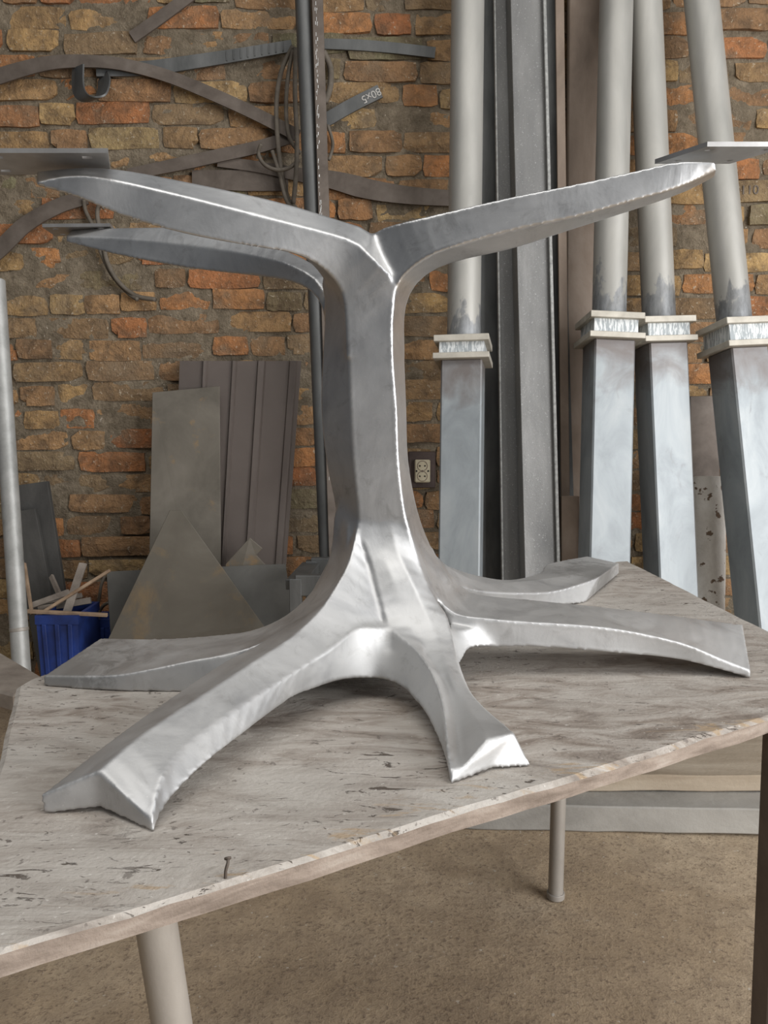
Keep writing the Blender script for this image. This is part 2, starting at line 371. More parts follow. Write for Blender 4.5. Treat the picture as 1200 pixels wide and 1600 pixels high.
X0, X1, Z0, Z1 = -3.5, 3.5, -.02, 3.2
nx, nz = 640, 300
xs = np.linspace(X0, X1, nx+1); zs = np.linspace(Z0, Z1, nz+1)
vs = []
for z in zs:
    for x in xs:
        h = .009*fbm((x, z, 3.1), 4.0, 3) + .0065*fbm((x*.7, z*1.6, 8), 14, 3) + .003*mnoise.noise(Vector((x*60, z*75, 2)))
        vs.append((x, WALL + .008 - h, z))
fs = [(j*(nx+1)+i, j*(nx+1)+i+1, (j+1)*(nx+1)+i+1, (j+1)*(nx+1)+i) for j in range(nz) for i in range(nx)]
n0 = len(vs)                                     # thickness of the wall: back face and rim
wall = link('wall_back', mesh_of('wall_back', vs, fs), M['mortar'], smooth=True)
wall['kind'] = 'structure'; wall['label'] = 'old brick wall with smeared mortar behind the bench'
core = box('wall_core', ((X0+X1)/2, WALL+.17, (Z0+Z1)/2), (X1-X0, .30, Z1-Z0), M['mortar'], wall, bevel=0)

def brick_mesh(L, Hh, seed):
    """worn brick: bulged and chipped front, ragged outline, sides running into the wall"""
    r = random.Random(seed); n, m = 5, 3; vs = []; fs = []
    chip = [r.random() < .13 for _ in range(4)]
    for j in range(m+1):
        for i in range(n+1):
            a = i/n-.5; b = j/m-.5
            x = a*L + r.uniform(-.004, .004); z = b*Hh + r.uniform(-.0025, .0025)
            edge = i in (0, n) or j in (0, m); corner = i in (0, n) and j in (0, m)
            y = r.uniform(-.004, .002) + (.003 if edge else 0) + (.002 if corner else 0)
            if corner:
                x -= math.copysign(.003, a); z -= math.copysign(.003, b)
                if chip[(i > 0)*2+(j > 0)]: x -= math.copysign(.016, a); z -= math.copysign(.006, b); y += .006
            vs.append((x, y, z))
    for j in range(m):
        for i in range(n):
            q = j*(n+1)+i; fs.append((q, q+1, q+n+2, q+n+1))
    ring = [i for i in range(n+1)] + [j*(n+1)+n for j in range(1, m+1)] + [m*(n+1)+i for i in range(n-1, -1, -1)] + [j*(n+1) for j in range(m-1, 0, -1)]
    k0 = len(vs)
    for q in ring: vs.append((vs[q][0]*.985, .05, vs[q][2]*.985))
    for i in range(len(ring)):
        a, b = ring[i], ring[(i+1) % len(ring)]; fs.append((b, a, k0+i, k0+(i+1) % len(ring)))
    return vs, fs
var = {}
for kind, L in (('s', .264), ('h', .126), ('q', .190)):
    var[kind] = [brick_mesh(L*(1+.05*random.uniform(-1, 1)), .0735+random.uniform(-.005, .003), random.random()) for _ in range(9)]
me_var = {k: [mesh_of('brick', *b) for b in bl] for k, bl in var.items()}
for bl in me_var.values():
    for m_ in bl: m_.materials.append(M['brick'])
def proj(p):
    y, z = p[1], p[2]-H
    d = y*cT - z*sT; u = y*sT + z*cT
    return 600+F*p[0]/d, 800-F*u/d
allb = []; zc = .02; row = 0
while zc < Z1-.05:
    x = X0+random.uniform(0, .12)
    kinds = ['s', 'h'] if row % 2 else ['h', 's', 's']
    while x < X1:
        k = random.choices(['s', 'h', 'q'], [.55, .28, .17])[0]
        L = {'s': .266, 'h': .128, 'q': .192}[k]+random.uniform(.002, .014)
        cx = x+L/2; sag = .012*math.sin(cx*1.9+row*.13)+.006*math.sin(cx*6+row)
        dep = random.choice([-.006, -.004, -.002, 0, .002, .004, .007])
        allb.append((k, random.randrange(9), cx, WALL+dep, zc+.03+sag+random.uniform(-.004, .004), random.uniform(-.018, .018), random.random()))
        x += L
    zc += .0825; row += 1
def seen(b):
    px, py = proj(b[2:5])
    if px < -45 or px > 1245 or py < -20 or py > 990: return 0
    if 748 < px < 930 or (700 < px < 752 and py < 900) or (695 < px < 755 and py > 560): return .1
    if 245 < px < 455 and py > 640: return .1
    if 520 < px < 615 and py > 380: return .1
    if 955 < px < 972: return .3
    if 800 < py and 700 < px: return .3
    return 1 + (0 if 0 < px < 1200 else -.4)
allb.sort(key=lambda b: -seen(b))
for k, vi, x, y, z, rot, rn in allb[:300]:
    o = bpy.data.objects.new('brick', me_var[k][vi]); C.objects.link(o); o.parent = wall
    o.location = (x, y, z); o.rotation_euler = (random.uniform(-.05, .05), rot, random.uniform(-.04, .04))
# maker's number pressed into one brick beside the strongly leaning post
mark = min((o for o in wall.children if o.name.startswith('brick')), key=lambda o: (o.location-P(1168, 272, WALL)).length)
cu = bpy.data.curves.new('mark', 'FONT'); cu.body = '110'; cu.size = .045; cu.extrude = .001; cu.align_x = 'CENTER'; cu.align_y = 'CENTER'
to = bpy.data.objects.new('mark', cu); C.objects.link(to)
tm = bpy.data.meshes.new_from_object(to.evaluated_get(bpy.context.evaluated_depsgraph_get())); bpy.data.objects.remove(to)
tm.transform(Matrix.Translation((0, -.004, 0)) @ Matrix.Rotation(math.pi/2, 4, 'X')); tm.materials.clear(); tm.materials.append(M['rust_strip'])
mo = bpy.data.objects.new('pressed_number', tm); C.objects.link(mo); mo.parent = mark
VS, FS, RN = [], [], []
for k, vi, x, y, z, rot, rn in allb[300:]:
    b, f = var[k][vi]; m_ = Matrix.Translation((x, y, z)) @ Matrix.Rotation(rot, 4, 'Y'); o0 = len(VS)
    VS += [m_ @ Vector(p) for p in b]; FS += [tuple(q+o0 for q in ff_) for ff_ in f]; RN += [rn]*len(b)
rest = mesh_of('bricks_beyond', VS, FS); at = rest.attributes.new('rnd', 'FLOAT', 'POINT'); at.data.foreach_set('value', RN)
rest_o = link('bricks_beyond', rest, M['brick_joined'], wall); rest_o['kind'] = 'stuff'

# ------------------------------------------------------------------ work bench
BZ = .75
cA = G(28, 1062, BZ); cB = G(978, 875, BZ)
f0, f1 = G(0, 1486, BZ), G(1200, 1122, BZ); l1 = G(0, 1180, BZ); r1 = G(1200, 985, BZ)
def isect(p, q, a, b):
    d1 = q-p; d2 = b-a; den = d1.x*d2.y-d1.y*d2.x
    s_ = ((a.x-p.x)*d2.y-(a.y-p.y)*d2.x)/den; return p+d1*s_
cL = isect(f0, f1, cA, l1); cR = isect(f0, f1, cB, r1)
bench = empty('work_bench', ((cA.x+cB.x+cL.x+cR.x)/4, (cA.y+cB.y+cL.y+cR.y)/4, 0), 'work bench with dusty chipped board top on thin steel legs', 'bench')
outline = []
cor = [cL, cR, cB, cA]
for k in range(4):
    a, b = cor[k], cor[(k+1) % 4]; n = int((b-a).length/.03)
    nrm = Vector(((b-a).y, -(b-a).x, 0)).normalized()
    for i in range(n):
        t_ = i/n; p = a.lerp(b, t_)
        j = .0035*fbm((p.x, p.y, k), 9, 3)
        if i == 0: j -= .012; p = p + (b-a).normalized()*.006
        outline.append(p + nrm*j)
bm = bmesh.new(); TT = .021
top = [bm.verts.new(p) for p in outline]; bot = [bm.verts.new(p-Vector((0, 0, TT+.002*mnoise.noise(p*8)))) for p in outline]
# shoulder ring so that the arris is worn down
cen = sum(outline, Vector())/len(outline)
ins = [bm.verts.new(p + (cen-p).normalized()*.006 + Vector((0, 0, .0))) for p in outline]
for v_, p in zip(top, outline): v_.co.z -= .004+.003*mnoise.noise(p*25)
nO = len(outline)
ftop = bm.faces.new(ins); bm.faces.new(bot[::-1])
for i in range(nO):
    j = (i+1) % nO
    bm.faces.new((top[i], top[j], ins[j], ins[i])); f_ = bm.faces.new((bot[i], bot[j], top[j], top[i])); f_.material_index = 1
me = from_bm('bench_top', bm); me.materials.append(M['bench']); me.materials.append(M['bench_edge'])
link('bench_top', me, None, bench)
legp = [(G(243, 1475, BZ-TT) + Vector((0, .015, 0)), Vector((.012, .02, 0)), .0165, 'leg_pipe'),
        (None, None, .0165, 'leg_pipe'), (None, None, .020, 'leg_brown'), (None, None, .0165, 'leg_pipe')]
fleg = G(868, 1402, 0.0)
bar('leg', circ(.0175), (fleg.x, fleg.y, .0), (fleg.x, fleg.y, BZ-TT+.002), M['leg_pipe'], bench)
bar('leg_foot', circ(.021), (fleg.x, fleg.y, .0), (fleg.x, fleg.y, .014), M['leg_pipe'], bench)
a = P(243, 1470, .60); a.z = BZ-TT+.002
bm_ = P(275, 1640, .62); d = (bm_-a); d = d*((a.z)/-d.z)
bar('leg', circ(.0165), a+d, a, M['leg_pipe'], bench)
a = P(1226, 1150, .975); a.z = BZ-TT+.002; d = P(1206, 1590, .975)-P(1226, 1150, .975); d = d*(a.z/-d.z)
bar('leg', rect(.038, .038), a+d, a, M['leg_brown'], bench, rot=.1)
a = P(250, 1540, 1.22); bar('leg', circ(.0165), (a.x, a.y, 0), (a.x, a.y, BZ-TT+.002), M['leg_pipe'], bench)
# splintered bare patches and a bent nail on the front edge
q = G(352, 1372, BZ)
nail = empty('bent_nail', q, 'small bent rusty nail sticking out of the bench front edge', 'nail')
tube('shank', [q+Vector((0, 0, -.004)), q+Vector((.0005, 0, .006)), q+Vector((.002, .002, .012)), q+Vector((.0015, .005, .014))], .0014, M['rust_strip'], nail, 6)
tube('head', [q+Vector((.0015, .005, .0135)), q+Vector((.0012, .006, .0146))], .003, M['rust_strip'], nail, 8, smooth_n=0)

# ------------------------------------------------------------------ cast table base
RAILS = {}
def strand(name, rails): RAILS[name] = [[P(*q) for q in r] for r in rails]
def dy(r, d, dp=0): return [(a, b+dp, c+d) for a, b, c in r]
# trunk
ly = [425, 445, 480, 560, 640, 720, 800, 860, 930, 1000]
def col_(xs_, Y): return [(x, y, Y) for x, y in zip(xs_, ly)]
strand('trunk', [col_([545, 541, 540, 545, 548, 552, 560, 557, 545, 535], 1.148),
                 col_([600, 610, 613, 614, 620, 623, 632, 648, 672, 690], 1.145),
                 col_([628, 634, 630, 632, 635, 638, 653, 676, 712, 730], 1.19),
                 col_([615, 618, 618, 622, 626, 628, 640, 655, 680, 700], 1.25),
                 col_([530, 525, 522, 520, 518, 522, 532, 530, 505, 490], 1.26),
                 col_([505, 503, 508, 504, 502, 510, 525, 520, 485, 465], 1.205)])
# arms
A = [(58, 268, 1.14), (130, 262, 1.145), (200, 267, 1.15), (300, 286, 1.155), (400, 307, 1.16), (470, 325, 1.165), (520, 341, 1.17), (565, 355, 1.17), (581, 366, 1.165), (590, 392, 1.155), (604, 424, 1.148), (617, 445, 1.15), (616, 520, 1.165)]
B = [(57, 286, 1.115), (95, 276, 1.115), (140, 275, 1.115), (200, 286, 1.12), (300, 310, 1.125), (400, 336, 1.13), (470, 354, 1.135), (520, 367, 1.138), (554, 379, 1.14), (571, 394, 1.138), (597, 418, 1.138), (616, 443, 1.142), (614, 520, 1.15)]
Cc = [(60, 290, 1.117), (120, 308, 1.115), (200, 340, 1.12), (300, 368, 1.125), (400, 386, 1.13), (455, 395, 1.135), (495, 412, 1.14), (525, 440, 1.145), (539, 475, 1.147), (543, 560, 1.147)]
D = [(62, 284, 1.165), (120, 300, 1.165), (200, 328, 1.17), (300, 352, 1.175), (400, 374, 1.18), (455, 388, 1.185), (485, 410, 1.19), (508, 440, 1.195), (518, 480, 1.2), (520, 560, 1.2)]
strand('arm_a', [A, B, Cc, D, dy(A, .03, 8)])
A = [(112, 359, 1.55), (200, 356, 1.50), (310, 357, 1.43), (400, 377, 1.36), (470, 402, 1.30), (520, 440, 1.25), (540, 500, 1.23), (545, 580, 1.22)]
B = [(104, 369, 1.53), (200, 373, 1.475), (310, 385, 1.405), (400, 400, 1.335), (455, 415, 1.275), (500, 445, 1.235), (520, 510, 1.215), (525, 580, 1.21)]
Cc = [(104, 378, 1.53), (180, 397, 1.48), (290, 418, 1.41), (400, 431, 1.34), (455, 440, 1.28), (490, 458, 1.24), (507, 492, 1.215), (510, 560, 1.21)]
strand('arm_b', [A, B, Cc, dy(Cc, .05, -4), dy(A, .04, 6)])
A = [(1118, 254, 1.08), (1060, 253, 1.083), (1000, 266, 1.09), (900, 288, 1.10), (800, 308, 1.11), (700, 331, 1.125), (640, 345, 1.14), (600, 356, 1.16), (584, 366, 1.17), (590, 410, 1.175), (595, 500, 1.175)]
B = [(1120, 266, 1.085), (1060, 293, 1.085), (1000, 310, 1.09), (900, 338, 1.10), (800, 359, 1.11), (700, 388, 1.12), (667, 402, 1.127), (634, 426, 1.137), (618, 452, 1.143), (613, 500, 1.145), (614, 560, 1.147)]
Cc = [(1117, 276, 1.10), (1070, 300, 1.115), (1000, 325, 1.125), (900, 357, 1.135), (800, 389, 1.145), (720, 407, 1.155), (675, 424, 1.165), (645, 452, 1.175), (632, 492, 1.185), (632, 560, 1.19)]
strand('arm_c', [A, B, Cc, dy(Cc, .025, -12), dy(A, .045, 6)])
# feet
R0 = [(522, 800, 1.20), (512, 880, 1.185), (475, 950, 1.13), (415, 1000, 1.05), (345, 1038, .965), (262, 1094, .875), (187, 1147, .805), (112, 1205, .75), (62, 1244, .724)]
R1 = [(556, 760, 1.16), (560, 812, 1.15), (547, 873, 1.115), (527, 913, 1.08), (500, 953, 1.04), (457, 994, .985), (400, 1031, .925), (337, 1072, .865), (225, 1145, .775), (154, 1205, .725)]
R2 = [(570, 770, 1.165), (572, 850, 1.145), (588, 915, 1.112), (598, 960, 1.085), (585, 979, 1.065), (557, 984, 1.045), (517, 1014, .998), (450, 1057, .92), (352, 1119, .825), (285, 1172, .765), (251, 1220, .722), (238, 1284, .69)]
R3 = [(605, 900, 1.13), (590, 1030, 1.07), (560, 1058, 1.04), (535, 1062, 1.02), (500, 1072, .98), (450, 1093, .92), (375, 1149, .83), (319, 1194, .77), (259, 1258, .715), (240, 1302, .689)]
R4 = [(590, 920, 1.17), (540, 1020, 1.10), (480, 1055, 1.03), (400, 1085, .95), (330, 1130, .87), (250, 1190, .80), (180, 1225, .75), (155, 1255, .728)]
R5 = [(530, 900, 1.20), (480, 1000, 1.13), (410, 1045, 1.05), (340, 1075, .965), (262, 1130, .875), (187, 1183, .805), (112, 1240, .75), (67, 1272, .724)]
strand('foot_a', [R0, R1, R2, R3, R4, R5])
Lr = [(560, 770, 1.16), (563, 830, 1.143), (580, 880, 1.122), (590, 920, 1.102), (600, 955, 1.082), (611, 983, 1.06), (645, 1010, 1.02), (671, 1044, .97), (686, 1077, .93), (696, 1126, .87), (699, 1182, .81), (701, 1203, .79)]
V = [(585, 740, 1.17), (592, 840, 1.14), (612, 900, 1.107), (632, 955, 1.082), (657, 1006, 1.045), (688, 1057, .985), (702, 1093, .937), (714, 1158, .852), (719, 1188, .812), (721, 1201, .794)]
Mm = [(600, 740, 1.17), (614, 840, 1.138), (640, 900, 1.108), (664, 955, 1.082), (688, 1010, 1.04), (706, 1060, .97), (726, 1098, .92), (744, 1128, .865), (756, 1148, .83), (761, 1155, .82)]
Rr = [(623, 740, 1.152), (632, 800, 1.147), (648, 860, 1.137), (667, 907, 1.122), (687, 943, 1.105), (699, 962, 1.088), (709, 1006, 1.05), (718, 1047, 1.0), (735, 1081, .95), (761, 1109, .905), (785, 1129, .862), (804, 1145, .835)]
Rb = [(640, 840, 1.19), (670, 900, 1.15), (700, 990, 1.10), (716, 1040, 1.055), (728, 1072, 1.01), (750, 1108, .955), (780, 1140, .90), (806, 1168, .86), (830, 1198, .8276)]
Bm = [(610, 860, 1.2), (620, 950, 1.13), (650, 1040, 1.07), (680, 1080, 1.0), (700, 1120, .94), (725, 1155, .88), (750, 1185, .835), (768, 1201, .818)]
Lb = [(570, 860, 1.19), (570, 980, 1.11), (585, 1052, 1.05), (605, 1062, 1.03), (630, 1074, 1.0), (660, 1107, .94), (682, 1149, .875), (697, 1190, .82), (705, 1226, .785)]
strand('foot_b', [Lr, V, Mm, Rr, Rb, Bm, Lb])
T = [(632, 770, 1.19), (650, 800, 1.20), (667, 840, 1.21), (690, 878, 1.215), (718, 912, 1.22), (745, 928, 1.22), (830, 937, 1.22), (930, 947, 1.22), (1040, 960, 1.22), (1160, 975, 1.215)]
Fr = [(622, 770, 1.15), (635, 840, 1.143), (667, 907, 1.135), (704, 956, 1.125), (754, 966, 1.12), (825, 972, 1.12), (879, 975, 1.12), (950, 981, 1.12), (1012, 992, 1.12), (1075, 1008, 1.12), (1129, 1031, 1.12), (1173, 1048, 1.118)]
Fb = [(640, 880, 1.15), (680, 980, 1.14), (708, 1010, 1.13), (737, 1012, 1.125), (804, 1010, 1.122), (867, 1012, 1.122), (950, 1019, 1.122), (1054, 1029, 1.126), (1117, 1044, 1.122), (1172, 1060, 1.119)]
Tb = [(645, 880, 1.20), (680, 960, 1.20), (740, 985, 1.20), (830, 990, 1.20), (930, 998, 1.20), (1040, 1010, 1.20), (1165, 1022, 1.20)]
strand('foot_c', [T, Fr, Fb, Tb])
Fb = [(660, 900, 1.24), (700, 955, 1.32), (800, 952, 1.45), (915, 942, 1.59)]
Ft = [(650, 820, 1.22), (690, 890, 1.27), (740, 921, 1.36), (846, 926, 1.50), (905, 913, 1.58), (935, 902, 1.63)]
Rt = [(650, 830, 1.24), (700, 885, 1.33), (760, 910, 1.45), (846, 905, 1.60), (920, 892, 1.72), (967, 880, 1.84)]
Bt = [(640, 830, 1.26), (690, 880, 1.40), (783, 906, 1.58), (842, 896, 1.72), (856, 881, 1.80), (917, 869, 1.88)]
Bb = [(650, 900, 1.28), (700, 930, 1.42), (800, 915, 1.65), (925, 893, 1.88)]
Rb_ = [(660, 905, 1.26), (720, 940, 1.38), (840, 925, 1.60), (967, 896, 1.85)]
strand('foot_d', [Ft, Rt, Bt, Bb, Rb_, Fb])
T = [(528, 800, 1.20), (524, 850, 1.20), (508, 895, 1.205), (460, 952, 1.20), (400, 983, 1.19), (330, 993, 1.19), (250, 998, 1.195), (157, 997, 1.21)]
Fr = [(545, 820, 1.16), (530, 900, 1.13), (470, 970, 1.10), (400, 1008, 1.085), (345, 1024, 1.075), (300, 1032, 1.07), (225, 1048, 1.065), (169, 1056, 1.07), (68, 1056, 1.088)]
Fb = [(550, 880, 1.16), (530, 980, 1.13), (470, 1045, 1.09), (400, 1070, 1.07), (345, 1076, 1.06), (290, 1081, 1.062), (170, 1079, 1.066), (68, 1072, 1.086)]
Tb = [(535, 900, 1.2), (470, 1000, 1.2), (400, 1030, 1.19), (330, 1040, 1.19), (250, 1042, 1.195), (157, 1038, 1.205)]
strand('foot_e', [T, Fr, Fb, Tb])

Wt = [(478, 1040, .955), (517, 1013, .993), (557, 983, 1.04), (585, 981, 1.053), (611, 983, 1.06), (645, 1010, 1.022), (662, 1032, .99)]
Wb = [(478, 1081, .955), (510, 1068, .985), (540, 1061, 1.01), (568, 1060, 1.025), (597, 1061, 1.03), (632, 1075, 1.0), (652, 1098, .96)]
strand('web_a', [Wt, Wb, dy(Wb, .09, -30), dy(Wt, .09, -40)])
Wt = [(702, 985, 1.075), (710, 985, 1.10), (735, 982, 1.115), (775, 975, 1.13)]
Wb = [(713, 1042, 1.04), (720, 1034, 1.065), (737, 1012, 1.105), (785, 1011, 1.125)]
strand('web_b', [Wt, Wb, dy(Wb, .07, -25), dy(Wt, .07, -20)])

def resample(r, n):
    c = catmull(r, 8); s = [0]
    for a, b in zip(c, c[1:]): s.append(s[-1]+(b-a).length)
    out = []
    for k in range(n):
        t_ = s[-1]*k/(n-1); i = min(max(np.searchsorted(s, t_)-1, 0), len(c)-2)
        f_ = (t_-s[i])/max(s[i+1]-s[i], 1e-9); out.append(c[i].lerp(c[i+1], f_))
    return out
bm = bmesh.new()
for nm, rails in RAILS.items():
    N = 30; R = [resample(r, N) for r in rails]; k = len(R)
    for q in range(k):
        for p in R[q]:
            if (nm, q) in (('foot_a', 4), ('foot_a', 5), ('foot_b', 5)) and R[q].index(p) > .55*N: p.z = min(p.z, BZ+.005)
            if p.z < BZ+.0005 and nm != 'trunk': p.z = BZ+.0005
    g = [[bm.verts.new(R[q][s_]) for q in range(k)] for s_ in range(N)]
    fset = []
    for s_ in range(N-1):
        for q in range(k): fset.append(bm.faces.new((g[s_][q], g[s_][(q+1) % k], g[s_+1][(q+1) % k], g[s_+1][q])))
    fset.append(bm.faces.new(g[0][::-1])); fset.append(bm.faces.new(g[-1]))
    bmesh.ops.recalc_face_normals(bm, faces=fset)
me = bpy.data.meshes.new('raw'); bm.to_mesh(me); bm.free()
# turned against the grid while it is welded, so no ridge runs along the grid lines
turn = Matrix.Rotation(.62, 4, 'X') @ Matrix.Rotation(.47, 4, 'Y') @ Matrix.Rotation(.71, 4, 'Z')
me.transform(turn)
tmp = bpy.data.objects.new('raw', me); C.objects.link(tmp)
md = tmp.modifiers.new('r', 'REMESH'); md.mode = 'VOXEL'; md.voxel_size = .0021
dg = bpy.context.evaluated_depsgraph_get(); ev = tmp.evaluated_get(dg)
rm = bpy.data.meshes.new_from_object(ev); rm.transform(turn.inverted()); bpy.data.objects.remove(tmp)
co = np.empty(len(rm.vertices)*3); rm.vertices.foreach_get('co', co); co = co.reshape(-1, 3)
ed = np.empty(len(rm.edges)*2, int); rm.edges.foreach_get('vertices', ed); ed = ed.reshape(-1, 2)
fc = np.array([list(p.vertices) for p in rm.polygons if len(p.vertices) == 4])
nv = len(co); deg = np.bincount(ed.ravel(), minlength=nv).astype(float)[:, None]
def nbr(x):
    o = np.empty_like(x)
    for k in range(x.shape[1]):
        o[:, k] = np.bincount(ed[:, 0], x[ed[:, 1], k], nv)+np.bincount(ed[:, 1], x[ed[:, 0], k], nv)
    return o/deg
def normals(x):
    a, b, c_, d_ = (x[fc[:, i]] for i in range(4)); fn = np.cross(c_-a, d_-b); n_ = np.zeros_like(x)
    for i in range(4):
        for k in range(3): n_[:, k] += np.bincount(fc[:, i], fn[:, k], nv)
    return n_/np.maximum(np.linalg.norm(n_, axis=1, keepdims=True), 1e-12)
floor_z = co[:, 2].min()
for it in range(80):
    L = nbr(co)-co
    if it % 4 == 0: nn = normals(co)
    keep = 0 if it < 14 else 1
    hubm = ((co[:, 2] > .815) & (co[:, 2] < 1.02) & (co[:, 1] < 1.15) & (co[:, 0] > -.05) & (co[:, 0] < .07) | (co[:, 1] < .93) | (co[:, 0] > .045) & (co[:, 0] < .11) & (co[:, 1] < 1.04))[:, None] * keep
    co = co + L*np.where((L*nn).sum(1, keepdims=True) > 0, .6, .0)*(1-hubm)
for it in range(22):               # volume keeping smoothing takes the grid steps out of the ridges
    co = co + .55*(nbr(co)-co); co = co - .565*(nbr(co)-co)
nn = normals(co)
print('casting verts', nv, len(fc))
# split the one cast surface into trunk, arms and feet, keeping its continuous normals
sub = [('arm', k) for k in ('arm_a', 'arm_b', 'arm_c')] + [('foot', k) for k in ('foot_a', 'foot_b', 'foot_c', 'foot_d', 'foot_e')]
cfc = co[fc].mean(1); cls = np.zeros(len(fc), int)
axis = np.stack([(568-600)/F*1.2 + (cfc[:, 2]-1.35)*-.06, np.full(len(fc), 1.2)], 1)
rad = np.hypot(cfc[:, 0]-axis[:, 0], cfc[:, 1]-axis[:, 1])
cand = {}
for i, (kind, key) in enumerate(sub):
    rr = np.array([[tuple(p) for p in resample(r, 24)] for r in RAILS[key]]).mean(0)
    cand[i] = np.min(((cfc[:, None, :]-rr[None])**2).sum(2), 1)
dist = np.stack([cand[i] for i in range(len(sub))], 1)
isarm = (cfc[:, 2] > 1.28) & (rad > .075); isfoot = (cfc[:, 2] < .90) & (rad > .085)
da = dist.copy(); da[:, 3:] = 9; df = dist.copy(); df[:, :3] = 9
cls = np.where(isarm, 1+da.argmin(1), np.where(isfoot, 1+df.argmin(1), 0))
base = empty('table_base', (0, 1.2, BZ), 'bare cast aluminium table base like a tree trunk with branching arms and root feet', 'table base')
for i, (kind, key) in enumerate([('trunk', 'trunk')]+sub):
    f_ = fc[cls == i]; ids, inv = np.unique(f_, return_inverse=True)
    me = bpy.data.meshes.new(kind); me.from_pydata(co[ids].tolist(), [], inv.reshape(-1, 4).tolist()); me.update()
    me.polygons.foreach_set('use_smooth', [True]*len(me.polygons))
    me.normals_split_custom_set_from_vertices(nn[ids].tolist())
    link(kind, me, M['alu'], base)
bpy.data.meshes.remove(rm)
# mounting plates on the arm ends
PZ = 1.47
def mount(corners, slots):
    bm = bmesh.new(); a, b, c_, d_ = [Vector(x) for x in corners]   # bottom face corners, a-b near edge
    th = Vector((0, 0, .006)); us = [0, .12, .20, .80, .88, 1]; ws = [0, .14, .24, .76, .86, 1]
    if not slots: pass
    def pt(u_, w_): return a.lerp(b, u_).lerp(d_.lerp(c_, u_), w_)
    lo = {}; hi = {}
    for i, u_ in enumerate(us):
        for j, w_ in enumerate(ws): lo[i, j] = bm.verts.new(pt(u_, w_)); hi[i, j] = bm.verts.new(pt(u_, w_)+th)
    holes = {(1, 1), (3, 1), (1, 3), (3, 3)}
    n_ = len(us)-1
    for i in range(n_):
        for j in range(n_):
            if (i, j) in holes:
                q = [(i, j), (i+1, j), (i+1, j+1), (i, j+1)]
                for k in range(4): bm.faces.new((lo[q[k]], lo[q[(k+1) % 4]], hi[q[(k+1) % 4]], hi[q[k]]))
                continue
            bm.faces.new((lo[i, j], lo[i+1, j], lo[i+1, j+1], lo[i, j+1])); bm.faces.new((hi[i, j], hi[i, j+1], hi[i+1, j+1], hi[i+1, j]))
    for i in range(n_):
        for (p, q) in (((i, 0), (i+1, 0)), ((i, n_), (i+1, n_)), ((0, i), (0, i+1)), ((n_, i), (n_, i+1))):
            bm.faces.new((lo[p], lo[q], hi[q], hi[p]))
    return link('mounting_plate', from_bm('mounting_plate', bm), M['plate_steel'], base)
mount([G(-42, 239, PZ), G(169, 239, PZ), G(173, 273, PZ), G(-18, 273, PZ)], 1)
mount([G(66, 355, PZ), G(172, 354, PZ), G(185, 368, PZ), G(86, 369, PZ)], 1)
mount([G(1105, 229, PZ), G(1232, 229, PZ), G(1140, 256, PZ), G(1023, 256, PZ)], 1)

# ------------------------------------------------------------------ lean-to stock along the wall
def through(p, q, z):          # the point at height z on the line through p and q
    d_ = q-p; return p + d_*((z-p.z)/d_.z)
BEAM = .135
def lean(pa, pb, z0, z1):      # two photographed points with depths -> bar ends at heights z0 and z1
    a, b = P(*pa), P(*pb); return through(a, b, z0), through(a, b, z1)

def post(top, low, colY, label, rot, z_end):
    """galvanised post: round pipe, double collar, square foot"""
    a, b = P(*top), P(*low)
    c0 = through(a, b, P(0, colY[0], (a.y+b.y)/2).z)
    d_ = (a-b).normalized()
    def atpy(py):
        lo, hi = 0.0, 1.0
        best = min((abs(proj(b+(a-b)*k/400)[1]-py), k/400) for k in range(-200, 500)); return b+(a-b)*best[1]
    p_top = through(a, b, z_end); p_base = through(a, b, BEAM)
    q0, q1 = atpy(colY[0]), atpy(colY[1])
    root = empty('galvanised_post', p_base, label, 'post', 'galvanised posts leaning on the brick wall')
    def dist_attr(o):
        at_ = o.data.attributes.new('from_collar', 'FLOAT', 'POINT')
        at_.data.foreach_set('value', [abs((v_.co-q0).dot(d_)) if o.name.startswith('pipe') else abs((v_.co-q1).dot(d_)) for v_ in o.data.vertices])
    dist_attr(bar('pipe', circ(.0555, 32), q0-d_*.01, p_top, M['pipe'], root))
    bar('collar_plate', rect(.178, .178), q0-d_*.021, q0, M['collar_plate'], root, rot)
    bar('collar_box', rect(.146, .146), q1+d_*.015, q0-d_*.018, M['scribble'], root, rot)
    bar('collar_plate', rect(.182, .182), q1, q1+d_*.019, M['collar_plate'], root, rot)
    dist_attr(bar('square_tube', rect(.134, .134), p_base, q1+d_*.002, M['post'], root, rot, .005))
post((731, 0, 2.88), (720, 900, 2.60), (531, 568), 'galvanised post with scribbled collar nearest the wall socket', -.20, 2.9)
post((963, 0, 2.88), (943, 880, 2.60), (497, 538), 'galvanised post with square foot beside the brown steel board', .05, 2.9)
post((1008, 0, 2.93), (1047, 900, 2.70), (503, 540), 'galvanised post with square foot beside the whitewashed stake', .10, 2.9)
post((1096, 0, 2.88), (1190, 920, 2.58), (505, 550), 'strongly leaning galvanised post with wide shaded side face', .20, 2.9)

